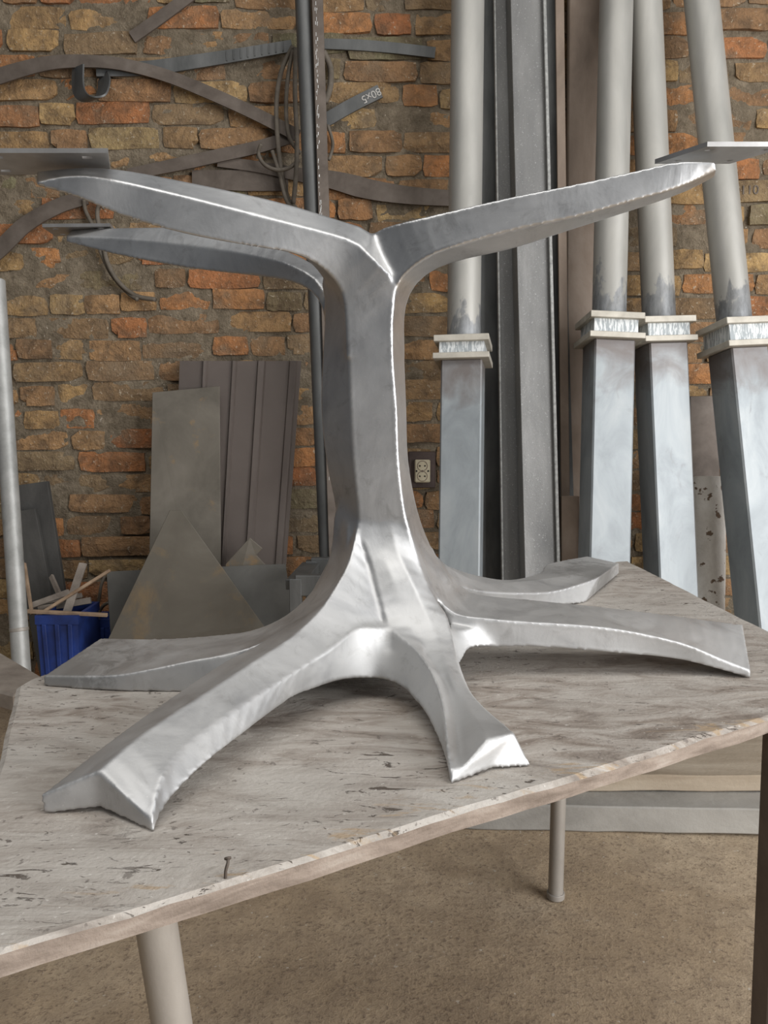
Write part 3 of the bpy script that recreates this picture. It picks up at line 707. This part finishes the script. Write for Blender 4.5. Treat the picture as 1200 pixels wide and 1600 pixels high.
def channel(w_, d_, t_):       # U section, open side away from the room
    return [(-w_/2, d_), (-w_/2, 0), (w_/2, 0), (w_/2, d_), (w_/2-t_, d_), (w_/2-t_, t_), (-w_/2+t_, t_), (-w_/2+t_, d_)]
def stock(name, prof, pa, pb, z0, z1, mat, label, cat, rot=0, group=None, bevel=.0015, edge=None):
    a, b = lean(pa, pb, z0, z1); o = bar(name, prof, a, b, mat, None, rot, bevel)
    if edge:
        x_, y_, d_ = frame_along(b-a); y_ = y_ if y_.y < 0 else -y_
        bar('flange_edge', rect(edge[1], .012), a+x_*edge[0]+y_*.004, b+x_*edge[0]+y_*.004, M['bright_edge'], o, 0, .002)
    return tag(o, label, cat, group)
gch = 'steel channels leaning behind the posts'
stock('steel_channel', channel(.082, .05, .008), (765, 0, 2.98), (768, 880, 2.83), .0, 2.9, M['dark_steel'], 'dark narrow steel channel right behind the post by the socket', 'channel', .0, gch)
stock('steel_channel', channel(.082, .05, .008), (789, 0, 2.93), (801, 880, 2.74), .0, 2.9, M['grey_channel'], 'rough grey steel channel squeezed between a dark and a broad one', 'channel', -.15, gch, edge=(-.036, .007))
stock('steel_channel', channel(.115, .06, .010), (824, 0, 2.865), (846, 880, 2.655), .0, 2.9, M['grey_channel'], 'broad grey steel channel with bright rough right flange', 'channel', .12, gch, edge=(.056, .011))
stock('angle_bar', [(0, 0), (.05, 0), (.05, .006), (.006, .006), (.006, .05), (0, .05)], (852, 0, 2.96), (874, 760, 2.84), .0, 2.9, M['dark_steel'], 'dark steel angle bar behind the broad grey channel', 'angle bar')
stock('rusty_flat_bar', rect(.030, .012), (874, 0, 2.93), (884, 860, 2.78), .0, 2.9, M['brown_board'], 'narrow rusty flat bar beside the wide brown steel board', 'flat bar')
stock('brown_steel_board', [(-.062, 0), (-.055, -.012), (.062, -.012), (.062, .004), (-.062, .004)], (914, 0, 3.0), (906, 900, 2.90), .0, 2.9, M['brown_board'], 'wide brown rusty steel board behind a galvanised post', 'board')
stock('rusty_offcut', rect(.060, .02), (890, 778, 2.72), (890, 890, 2.70), .0, P(893, 776, 2.70).z, M['brown_board'], 'short rusty offcut standing at the foot of the angle bar', 'offcut')
stock('brown_plank', rect(.105, .022), (1099, 620, 2.98), (1102, 900, 2.92), .0, P(1099, 619, 2.98).z, M['rust_strip'], 'short brown plank standing behind the whitewashed stake', 'plank')
# whitewashed stake
a, b = lean((1104, 748, 2.84), (1104, 940, 2.78), .0, P(1104, 745, 2.84).z)
bm = bmesh.new(); rings = []; nS, nR = 26, 18; x, y, d = frame_along(b-a)
for i in range(nS+1):
    t_ = i/nS; c_ = a.lerp(b, t_); w_ = .066*(1-.0*t_)*(1-.13*max(0, 1-t_*1.6))
    rings.append([bm.verts.new(c_ + x*math.cos(q)*w_*(1+.05*mnoise.noise(Vector((math.cos(q)*2, math.sin(q)*2, t_*9)))) + y*math.sin(q)*.045) for q in [2*math.pi*k/nR for k in range(nR)]])
for r0, r1_ in zip(rings, rings[1:]):
    for k in range(nR): bm.faces.new((r0[k], r0[(k+1) % nR], r1_[(k+1) % nR], r1_[k]))
bm.faces.new(rings[0][::-1]); bm.faces.new(rings[-1])
me = from_bm('wooden_stake', bm); smooth_by_angle(me, 50)
tag(link('wooden_stake', me, M['white_post']), 'stout whitewashed wooden stake with flaking paint', 'stake')

# pole pair behind the trunk
pp = empty('steel_pole', lean((472, 0, 2.93), (513, 850, 2.76), 0, 2.9)[0], 'dark steel pipe running up the wall behind the table base', 'pole')
a, b = lean((474, 0, 2.93), (511, 850, 2.76), 0, 2.9); bar('pipe', circ(.029, 20), a, b, M['dark_steel'], pp)
a, b = lean((496, 0, 2.89), (522, 850, 2.72), 0, 2.9)
tag(bar('angle_bar', [(-.019, 0), (.019, 0), (.019, .03), (.015, .03), (.015, .005), (-.019, .005)], a, b, M['rust_strip'], None, .1), 'rusty angle bar with flaking white paint beside the dark pipe', 'angle bar')
a2, b2 = lean((496, 0, 2.89), (522, 850, 2.72), .9, 2.9)
flakes = bpy.data.objects['angle_bar.001'] if 'angle_bar.001' in bpy.data.objects else None
bm = bmesh.new(); x, y, d = frame_along(b-a); rr_ = random.Random(3)
for k in range(170):
    t_ = rr_.random()**.9; c_ = a2.lerp(b2, t_) + x*(-.008+rr_.uniform(-.004, .004)+.004*math.sin(t_*9)) - y*.0006
    if y.y < 0: c_ = c_ + y*.0012
    ll = rr_.uniform(.004, .014); ww = rr_.uniform(.0008, .0022)
    box_bm(bm, c_ - Vector((0, .0012, 0)), (ww, .0012, ll), 0, 0)
fo = link('paint_flakes', from_bm('paint_flakes', bm), M['white_paint'], flakes); fo['kind'] = 'stuff'

# grey pole standing at the far left
a, b = lean((-6, 440, 2.30), (32, 1020, 2.12), 0.0, P(-6, 438, 2.30).z)
gp = empty('grey_pole', a, 'light grey round pole leaning beside the blue bins', 'pole')
bar('tube', circ(.024, 24), a, b, M['left_pole'], gp); bar('tube_joint', circ(.0252, 24), a.lerp(b, .36), a.lerp(b, .367), M['leg_pipe'], gp)

# ------------------------------------------------------------------ bent bars and cables on the wall
YW = WALL-.016
gs = 'bent flat bars hung on the wall'
def strip(pts, wpx, label, mat='rust_strip', Y=YW, th=.008, name='bent_flat_bar'):
    wd = (lambda t_: np.interp(t_, np.linspace(0, 1, len(wpx)), wpx)*Y/F) if isinstance(wpx, (list, tuple)) else wpx*Y/F
    return tag(ribbon(name, [P(x_, y_, Y) for x_, y_ in pts], wd, th, M[mat], None, 8), label, 'flat bar', gs)
strip([(-60, 140), (0, 118), (70, 99), (130, 95), (190, 100), (260, 118), (330, 146), (400, 178), (466, 212)], [22, 22, 19, 17, 17, 18, 18, 18], 'long flat bar bent into a wide arch over the mounting plate', 'rust_strip', YW-.026)
strip([(150, 108), (230, 106), (310, 95), (380, 84), (456, 71)], [20, 20, 18, 16], 'dark flat bar with ribbed light end below the short slanting strip', 'dark_steel', YW-.008)
strip([(502, 68), (560, 70), (620, 75), (680, 82)], [14, 15, 15, 15], 'dark flat bar curving right from the steel pole at the top', 'dark_steel', YW)
strip([(-40, 420), (0, 388), (40, 350), (90, 322), (135, 308)], [24, 24, 22, 20], 'flat bar bent downward at the left under the mounting plate', 'rust_strip', YW-.012)
strip([(200, 272), (270, 258), (340, 243), (400, 230), (455, 214)], [16, 19, 18, 17], 'flat bar rising to the end of the wide arch', 'rust_strip', YW-.012)
strip([(340, 252), (400, 260), (470, 273), (520, 281), (580, 296), (640, 305), (712, 310)], [15, 16, 22, 30, 26, 22], 'broad sagging flat bar passing behind the steel pole', 'rust_strip', YW-.004)
strip([(300, 280), (380, 282), (450, 284)], [26, 30, 26], 'wide dull flat bar lying below the sagging one', 'rust_strip', YW+.002)
strip([(206, 58), (250, 27), (300, -10)], 17, 'short straight strip slanting up at the top of the wall', 'rust_strip', YW)
s80 = strip([(508, 188), (550, 164), (594, 142)], 19, 'short grey flat bar with chalk numerals', 'dark_steel', YW-.004)
# ribbed bright end of the dark bar
rb = bpy.data.objects['bent_flat_bar.001']
for k in range(9):
    p_ = P(354+k*11, 87.5-k*1.85, YW-.0095); box('rib', p_, (.0045, .003, .032), M['dark_steel'], rb, 0, 0, .0008)
# chalk size
cu = bpy.data.curves.new('chalk', 'FONT'); cu.body = '80x5'; cu.size = .038; cu.extrude = .0006; cu.align_x = 'CENTER'; cu.align_y = 'CENTER'
to = bpy.data.objects.new('chalk', cu); C.objects.link(to)
tm = bpy.data.meshes.new_from_object(to.evaluated_get(bpy.context.evaluated_depsgraph_get())); bpy.data.objects.remove(to)
p_ = P(580, 149, YW-.0052)
tm.transform(Matrix.Translation(p_) @ Matrix.Rotation(math.radians(27+180), 4, Vector((0, -1, 0))) @ Matrix.Rotation(math.pi/2, 4, 'X'))
tm.materials.clear(); link('chalk_numerals', tm, M['chalk'], s80)['label'] = 'white chalk size written on the bar'
# hook of bent strip
hk = [P(x_, y_, Y_) for x_, y_, Y_ in ((122, 104, YW-.03), (122, 135, YW-.03), (128, 150, YW-.05), (142, 155, YW-.06), (157, 150, YW-.05), (163, 130, YW-.02), (160, 115, YW+.01))]
c_ = catmull(hk, 6); bm = bmesh.new(); rings = []
for i, p in enumerate(c_):
    t_ = (c_[min(i+1, len(c_)-1)]-c_[max(i-1, 0)]).normalized(); s_ = Vector((.80, -.60, 0)); n_ = t_.cross(s_).normalized()
    rings.append([bm.verts.new(p+s_*a_*.034+n_*b_*.003) for a_, b_ in ((-1, -1), (1, -1), (1, 1), (-1, 1))])
for r0, r1_ in zip(rings, rings[1:]):
    for k in range(4): bm.faces.new((r0[k], r0[(k+1) % 4], r1_[(k+1) % 4], r1_[k]))
bm.faces.new(rings[0][::-1]); bm.faces.new(rings[-1]); me = from_bm('strip_hook', bm); smooth_by_angle(me, 40)
tag(link('strip_hook', me, M['dark_steel']), 'curled strip hook hanging under the wide arched bar', 'hook')
# coil of cable behind the pole
def cable(pts, r, label, Y=YW-.03, grp='cables hung behind the steel pole'):
    n_ = len(pts)
    return tag(tube('cable', [P(x_, y_, Y+.012*math.sin(i*1.7)) for i, (x_, y_) in enumerate(pts)], r, M['cable'], None, 8, False, 6), label, 'cable', grp)
lb = 'loop of dusty brown cable hanging behind the steel pole'
cable([(458, 72), (440, 110), (432, 160), (434, 220), (440, 270), (450, 310), (462, 325)], .0085, lb)
cable([(458, 78), (450, 120), (447, 170), (452, 215), (470, 240)], .0075, 'shorter cable loop inside the coil behind the steel pole', YW-.035)
cable([(462, 75), (461, 150), (464, 220), (462, 280), (458, 318)], .0085, 'straight hanging strand of the coil beside the steel pole', YW-.04)
cable([(408, 225), (404, 240), (412, 256), (430, 265), (450, 263), (468, 250)], .007, 'open ring of cable sticking out left of the coil', YW-.055)
cable([(425, 235), (436, 270), (447, 312), (460, 330)], .007, 'thin low strand of the coil starting beneath the open ring', YW-.045)
cable([(505, 80), (516, 105), (516, 135), (508, 160)], .011, 'dark cable bend showing right of the steel pole', YW-.02)
cable([(512, 195), (520, 225), (514, 250)], .006, 'thin cable tail right of the steel pole', YW-.02)
lb = 'thinner bent cable hanging under the rear arm'
cable([(131, 312), (134, 330), (148, 360), (158, 395), (175, 430), (200, 458), (215, 468)], .0075, lb, YW-.02, 'bent cables on the left wall')
cable([(158, 312), (152, 335), (160, 375), (168, 410), (185, 440), (212, 462), (243, 468)], .0085, 'thicker bent cable ending level under the rear arm', YW-.028, 'bent cables on the left wall')
cable([(150, 318), (160, 308), (168, 316), (160, 326)], .006, 'small curl of cable beside the bent pair', YW-.02, 'bent cables on the left wall')

# wall socket
sb = P(660, 734, YW); sk = empty('wall_socket', sb, 'cream double wall socket on a dark brown backing board', 'socket')
box('backing_board', P(659, 734, YW+.004), (.104, .022, .138), M['socket_board'], sk, bevel=.003)
pl_ = box('socket_plate', P(660, 736, YW-.016), (.058, .022, .086), M['socket_cream'], sk, bevel=.004)
for dz in (.0195, -.0195):
    cc_ = P(660, 736, YW-.0272) + Vector((0, 0, dz))
    bm = bmesh.new()
    for k in range(32):
        a0, a1 = 2*math.pi*k/32, 2*math.pi*(k+1)/32
        q = [bm.verts.new(cc_+Vector((r_*math.cos(aa), -.0015, r_*math.sin(aa)))) for r_, aa in ((.0175, a0), (.0195, a0), (.0195, a1), (.0175, a1))]
        q2 = [bm.verts.new(p_.co+Vector((0, .003, 0))) for p_ in q]
        bm.faces.new(q); bm.faces.new((q[0], q2[0], q2[3], q[3])); bm.faces.new((q[1], q[2], q2[2], q2[1]))
    link('socket_ring', from_bm('socket_ring', bm), M['brown_board'], pl_)
    for dx in (-.0095, .0095):
        bar('pin_hole', circ(.0032, 12), cc_+Vector((dx, .002, 0)), cc_+Vector((dx, -.0012, 0)), M['socket_dark'], pl_, bevel=0)
for dx in (-.022, 0, .022):
    cc_ = P(660, 736, YW-.0272)+Vector((dx, 0, 0)); bar('screw', circ(.0035, 12), cc_+Vector((0, .002, 0)), cc_+Vector((0, -.0012, 0)), M['socket_dark'], pl_, bevel=0)

# ------------------------------------------------------------------ sheets leaning at the left
def ground_pt(p, q, z): return through(p, q, z)
# ribbed sheet
tl, tr = P(281, 564, 2.99), P(471, 564, 2.99); bl, br = P(268, 885, 2.84), P(447, 885, 2.84)
bl, br = through(tl, bl, 0), through(tr, br, 0)
bm = bmesh.new(); prof = [(0, 0), (.03, 0), (.035, .0), (.19, 0), (.20, .012), (.225, .012), (.235, 0), (.43, 0), (.44, .012), (.465, .012), (.475, 0), (.64, 0), (.65, .012), (.70, .012), (.71, 0), (.90, 0), (.91, .010), (.96, .010), (.97, 0), (1, 0)]
A_, B_ = [], []
for u_, h_ in prof:
    A_.append(bm.verts.new(bl.lerp(br, u_)+Vector((0, -h_, 0)))); B_.append(bm.verts.new(tl.lerp(tr, u_)+Vector((0, -h_, 0))))
for i in range(len(prof)-1): bm.faces.new((A_[i], A_[i+1], B_[i+1], B_[i]))
bmesh.ops.solidify(bm, geom=bm.faces[:], thickness=.0015)
tag(link('ribbed_sheet', from_bm('ribbed_sheet', bm), M['profile_sheet']), 'brown coated sheet with pressed ribs leaning on the bricks', 'sheet')
def quad_sheet(name, pts, Yt, Yb, th, mat, label, floor_to=True):
    P3 = []
    for (x_, y_, w_) in pts: P3.append(P(x_, y_, Yt+(Yb-Yt)*w_))
    return tag(plate(name, P3, th, mat), label, 'sheet')
def down(top, low): return through(top, low, 0.0)
tl, tr = P(238, 613, 2.93), P(343, 603, 2.93)
tag(plate('rusty_plate', [tl, tr, down(tr, P(345, 880, 2.78)), down(tl, P(233, 880, 2.78))], .006, M['rust_sheet']), 'tall narrow rust-stained steel plate in front of the ribbed sheet', 'plate')
tl, tr = P(166, 893, 2.70), P(446, 881, 2.70)
tag(plate('wide_plate', [tl, tr, down(tr, P(458, 965, 2.66)), down(tl, P(172, 985, 2.66))], .006, M['grey_sheet']), 'wide low grey steel plate standing behind the pointed plate', 'plate')
ap0, ap1 = P(265, 797, 2.64), P(283, 797, 2.64)
tag(plate('pointed_plate', [ap0, ap1, P(412, 978, 2.56), through(ap1, P(412, 978, 2.56), .08), Vector((through(ap1, P(412, 978, 2.56), .08).x, through(ap1, P(412, 978, 2.56), .08).y+.02, 0)), Vector((through(ap0, P(168, 1000, 2.56), .2).x, through(ap1, P(412, 978, 2.56), .08).y+.02, 0)), P(168, 1000, 2.56)], .006, M['tri_sheet']), 'rusty triangular steel plate with its point upward', 'plate')
q4 = [P(352, 882, 2.72), P(390, 840, 2.72), P(410, 857, 2.72), P(401, 868, 2.72), P(416, 884, 2.72), P(410, 960, 2.70), P(360, 960, 2.70)]
tag(plate('notched_offcut', q4, .005, M['rust_sheet']), 'small notched steel offcut peeping over the wide grey plate', 'offcut')
# box frame right of the sheets
fr = empty('steel_stand', P(490, 1000, 2.42), 'low rectangular steel stand right of the wide grey plate', 'stand')
z_t = P(0, 898, 2.30).z
x0_, x1_ = P(462, 898, 2.30).x, P(462, 898, 2.30).x+.24
for (a_, b_) in (((x0_, 2.30), (x1_, 2.30)), ((x0_+.02, 2.58), (x1_+.02, 2.58)), ((x0_+.0, 2.30), (x0_+.02, 2.58)), ((x1_, 2.30), (x1_+.02, 2.58))):
    bar('rail', rect(.03, .06) if a_[1] != b_[1] else rect(.06, .03), (a_[0], a_[1], z_t-.03), (b_[0], b_[1], z_t-.03), M['dark_steel'], fr)
for (xx, yy) in ((x0_, 2.30), (x1_, 2.30), (x0_+.02, 2.58), (x1_+.02, 2.58)):
    bar('leg', rect(.035, .035), (xx, yy, 0), (xx, yy, z_t-.01), M['dark_steel'], fr)
bar('lower_rail', rect(.05, .03), (x0_, 2.30, z_t-.16), (x1_, 2.30, z_t-.16), M['dark_steel'], fr)

# dark boards, bins and scrap in the corner
stock('dark_board', rect(.115, .022), (52, 755, 2.97), (80, 935, 2.935), 0.0, P(43, 755, 2.97).z, M['dark_board'], 'tall dark board leaning behind the grey pole', 'board')
stock('dark_board', rect(.10, .02), (36, 800, 2.92), (62, 935, 2.89), 0.0, P(36, 798, 2.92).z, M['dark_board'], 'shorter dark board in front of the tall one', 'board')
def bin_(px0, px1, pyt, Y, dep, label, taper=.82):
    a_, b_ = P(px0, pyt, Y), P(px1, pyt, Y); h_ = a_.z; cx = (a_.x+b_.x)/2; w_ = b_.x-a_.x
    root = empty('plastic_bin', (cx, Y+dep/2, 0), label, 'bin', 'blue plastic bins in the corner')
    bm = bmesh.new()
    def ring(z, k, ins_): return [bm.verts.new((cx+sx*(w_*k/2-ins_), Y+dep/2+sy*(dep*k/2-ins_), z)) for sx, sy in ((-1, -1), (1, -1), (1, 1), (-1, 1))]
    r_ = [ring(0, taper, 0), ring(h_-.03, .96, 0), ring(h_-.03, 1.0, 0), ring(h_, 1.0, 0), ring(h_, 1.0, .012), ring(.01, taper, .006)]
    for p_, q_ in zip(r_, r_[1:]):
        for k in range(4): bm.faces.new((p_[k], p_[(k+1) % 4], q_[(k+1) % 4], q_[k]))
    bm.faces.new(r_[0][::-1]); bm.faces.new(r_[-1])
    link('tub', from_bm('tub', bm), M['blue_plastic'], root)
    for k in range(3):
        xx = cx-w_*.3+k*w_*.3
        bar('rib', rect(.014, .01), (cx+(xx-cx)*taper, Y+dep*(1-taper)/2-.002, .02), (xx, Y+dep*.02-.003, h_-.03), M['blue_plastic'], root)
    return h_
h1 = bin_(54, 122, 962, 2.58, .20, 'blue plastic bin full of sticks beside the grey pole')
h2 = bin_(137, 182, 968, 2.80, .12, 'smaller blue bin half behind the wide grey plate')
ssk = 'scrap sticks lying in the bins'
def stick(pa, pb, w_, h_, mat, label):
    tag(bar('scrap_stick', rect(w_, h_), P(*pa), P(*pb), M[mat], None, random.uniform(-.3, .3), .001), label, 'stick', ssk)
stick((58, 962, 2.600), (172, 891, 2.660), .010, .010, 'stick', 'long thin brown stick slanting up towards the wide plate')
stick((42, 955, 2.590), (168, 961, 2.600), .011, .011, 'stick', 'thin level brown stick lying across both bins')
stick((50, 946, 2.690), (108, 925, 2.700), .020, .012, 'grey_scrap', 'pale flat slat lying on the bin beside the dark boards')
stick((104, 958, 2.670), (130, 880, 2.760), .028, .008, 'grey_scrap', 'flat grey slat standing upright in the bin')
stick((60, 952, 2.730), (142, 938, 2.740), .022, .012, 'grey_scrap', 'grey slat lying at the back of the bin')
stick((66, 940, 2.750), (128, 930, 2.760), .016, .012, 'grey_scrap', 'short grey slat on top of the scrap')
stick((38, 880, 2.730), (50, 960, 2.640), .010, .010, 'stick', 'upright thin brown stick beside the grey pole')
stick((80, 900, 2.850), (94, 932, 2.780), .018, .010, 'grey_scrap', 'short pale stub leaning on the dark boards')
cable([(136, 984, ), (146, 962), (154, 940), (158, 915), (164, 900)], .006, 'grey wire standing up out of the smaller bin', 2.84, 'wires in the bins')
cable([(152, 975), (156, 955), (163, 945), (170, 942)], .006, 'short wire curling over the rim of the smaller bin', 2.83, 'wires in the bins')
# planks on a trestle beyond the left end of the bench
zp = .66; pk = [G(-150, 965, zp), G(-10, 1012, zp), G(74, 1061, zp), G(22, 1086, zp), G(-150, 1040, zp)]
bm = bmesh.new(); A_ = [bm.verts.new(p_) for p_ in pk]; B_ = [bm.verts.new(p_-Vector((0, 0, .032))) for p_ in pk]
bm.faces.new(A_); bm.faces.new(B_[::-1])
for i in range(5): bm.faces.new((A_[i], B_[i], B_[(i+1) % 5], A_[(i+1) % 5]))
bmesh.ops.recalc_face_normals(bm, faces=bm.faces[:]); bmesh.ops.bevel(bm, geom=bm.edges[:], offset=.004, segments=1, affect='EDGES')
tag(link('plank', from_bm('plank', bm), M['grey_scrap']), 'short thick grey plank lying on the trestle', 'plank')
xq, yq = pk[1].x-.10, (pk[1].y+pk[3].y)/2
tr_ = empty('trestle', (xq, yq, 0), 'low wooden trestle carrying a plank left of the bench', 'trestle')
bar('top_beam', rect(.07, .05), (xq, yq-.16, zp-.032-.0255), (xq, yq+.20, zp-.032-.0255), M['grey_scrap'], tr_)
for yy in (yq-.12, yq+.16):
    for sx in (-1, 1): bar('leg', rect(.04, .03), (xq+sx*.13, yy, 0), (xq+sx*.01, yy, zp-.07), M['grey_scrap'], tr_)

# ------------------------------------------------------------------ beams on the floor behind the bench
def beam(x0, x1, y0, y1, z0, z1, rz, mat, label, name='beam'):
    bm = bmesh.new(); box_bm(bm, ((x0+x1)/2, (y0+y1)/2, (z0+z1)/2), (x1-x0, y1-y0, z1-z0), rz)
    bmesh.ops.subdivide_edges(bm, edges=[e for e in bm.edges if e.calc_length() > .6], cuts=24)
    for v_ in bm.verts: v_.co += Vector((0, .003*mnoise.noise(v_.co*9), .004*mnoise.noise(v_.co*7+Vector((4, 0, 0)))))
    bmesh.ops.bevel(bm, geom=[e for e in bm.edges if e.calc_face_angle(0) > .8], offset=.004, segments=1, affect='EDGES')
    return tag(link(name, from_bm(name, bm), mat), label, 'beam')
beam(.12, 1.75, 2.04, 2.34, .0, .075, math.radians(-2.5), M['grey_timber'], 'grey dusty beam lying on the floor under the timber')
beam(.10, 1.80, 2.13, 2.70, .077, .125, math.radians(-.8), M['timber'], 'tan timber lying on top of the grey beam')
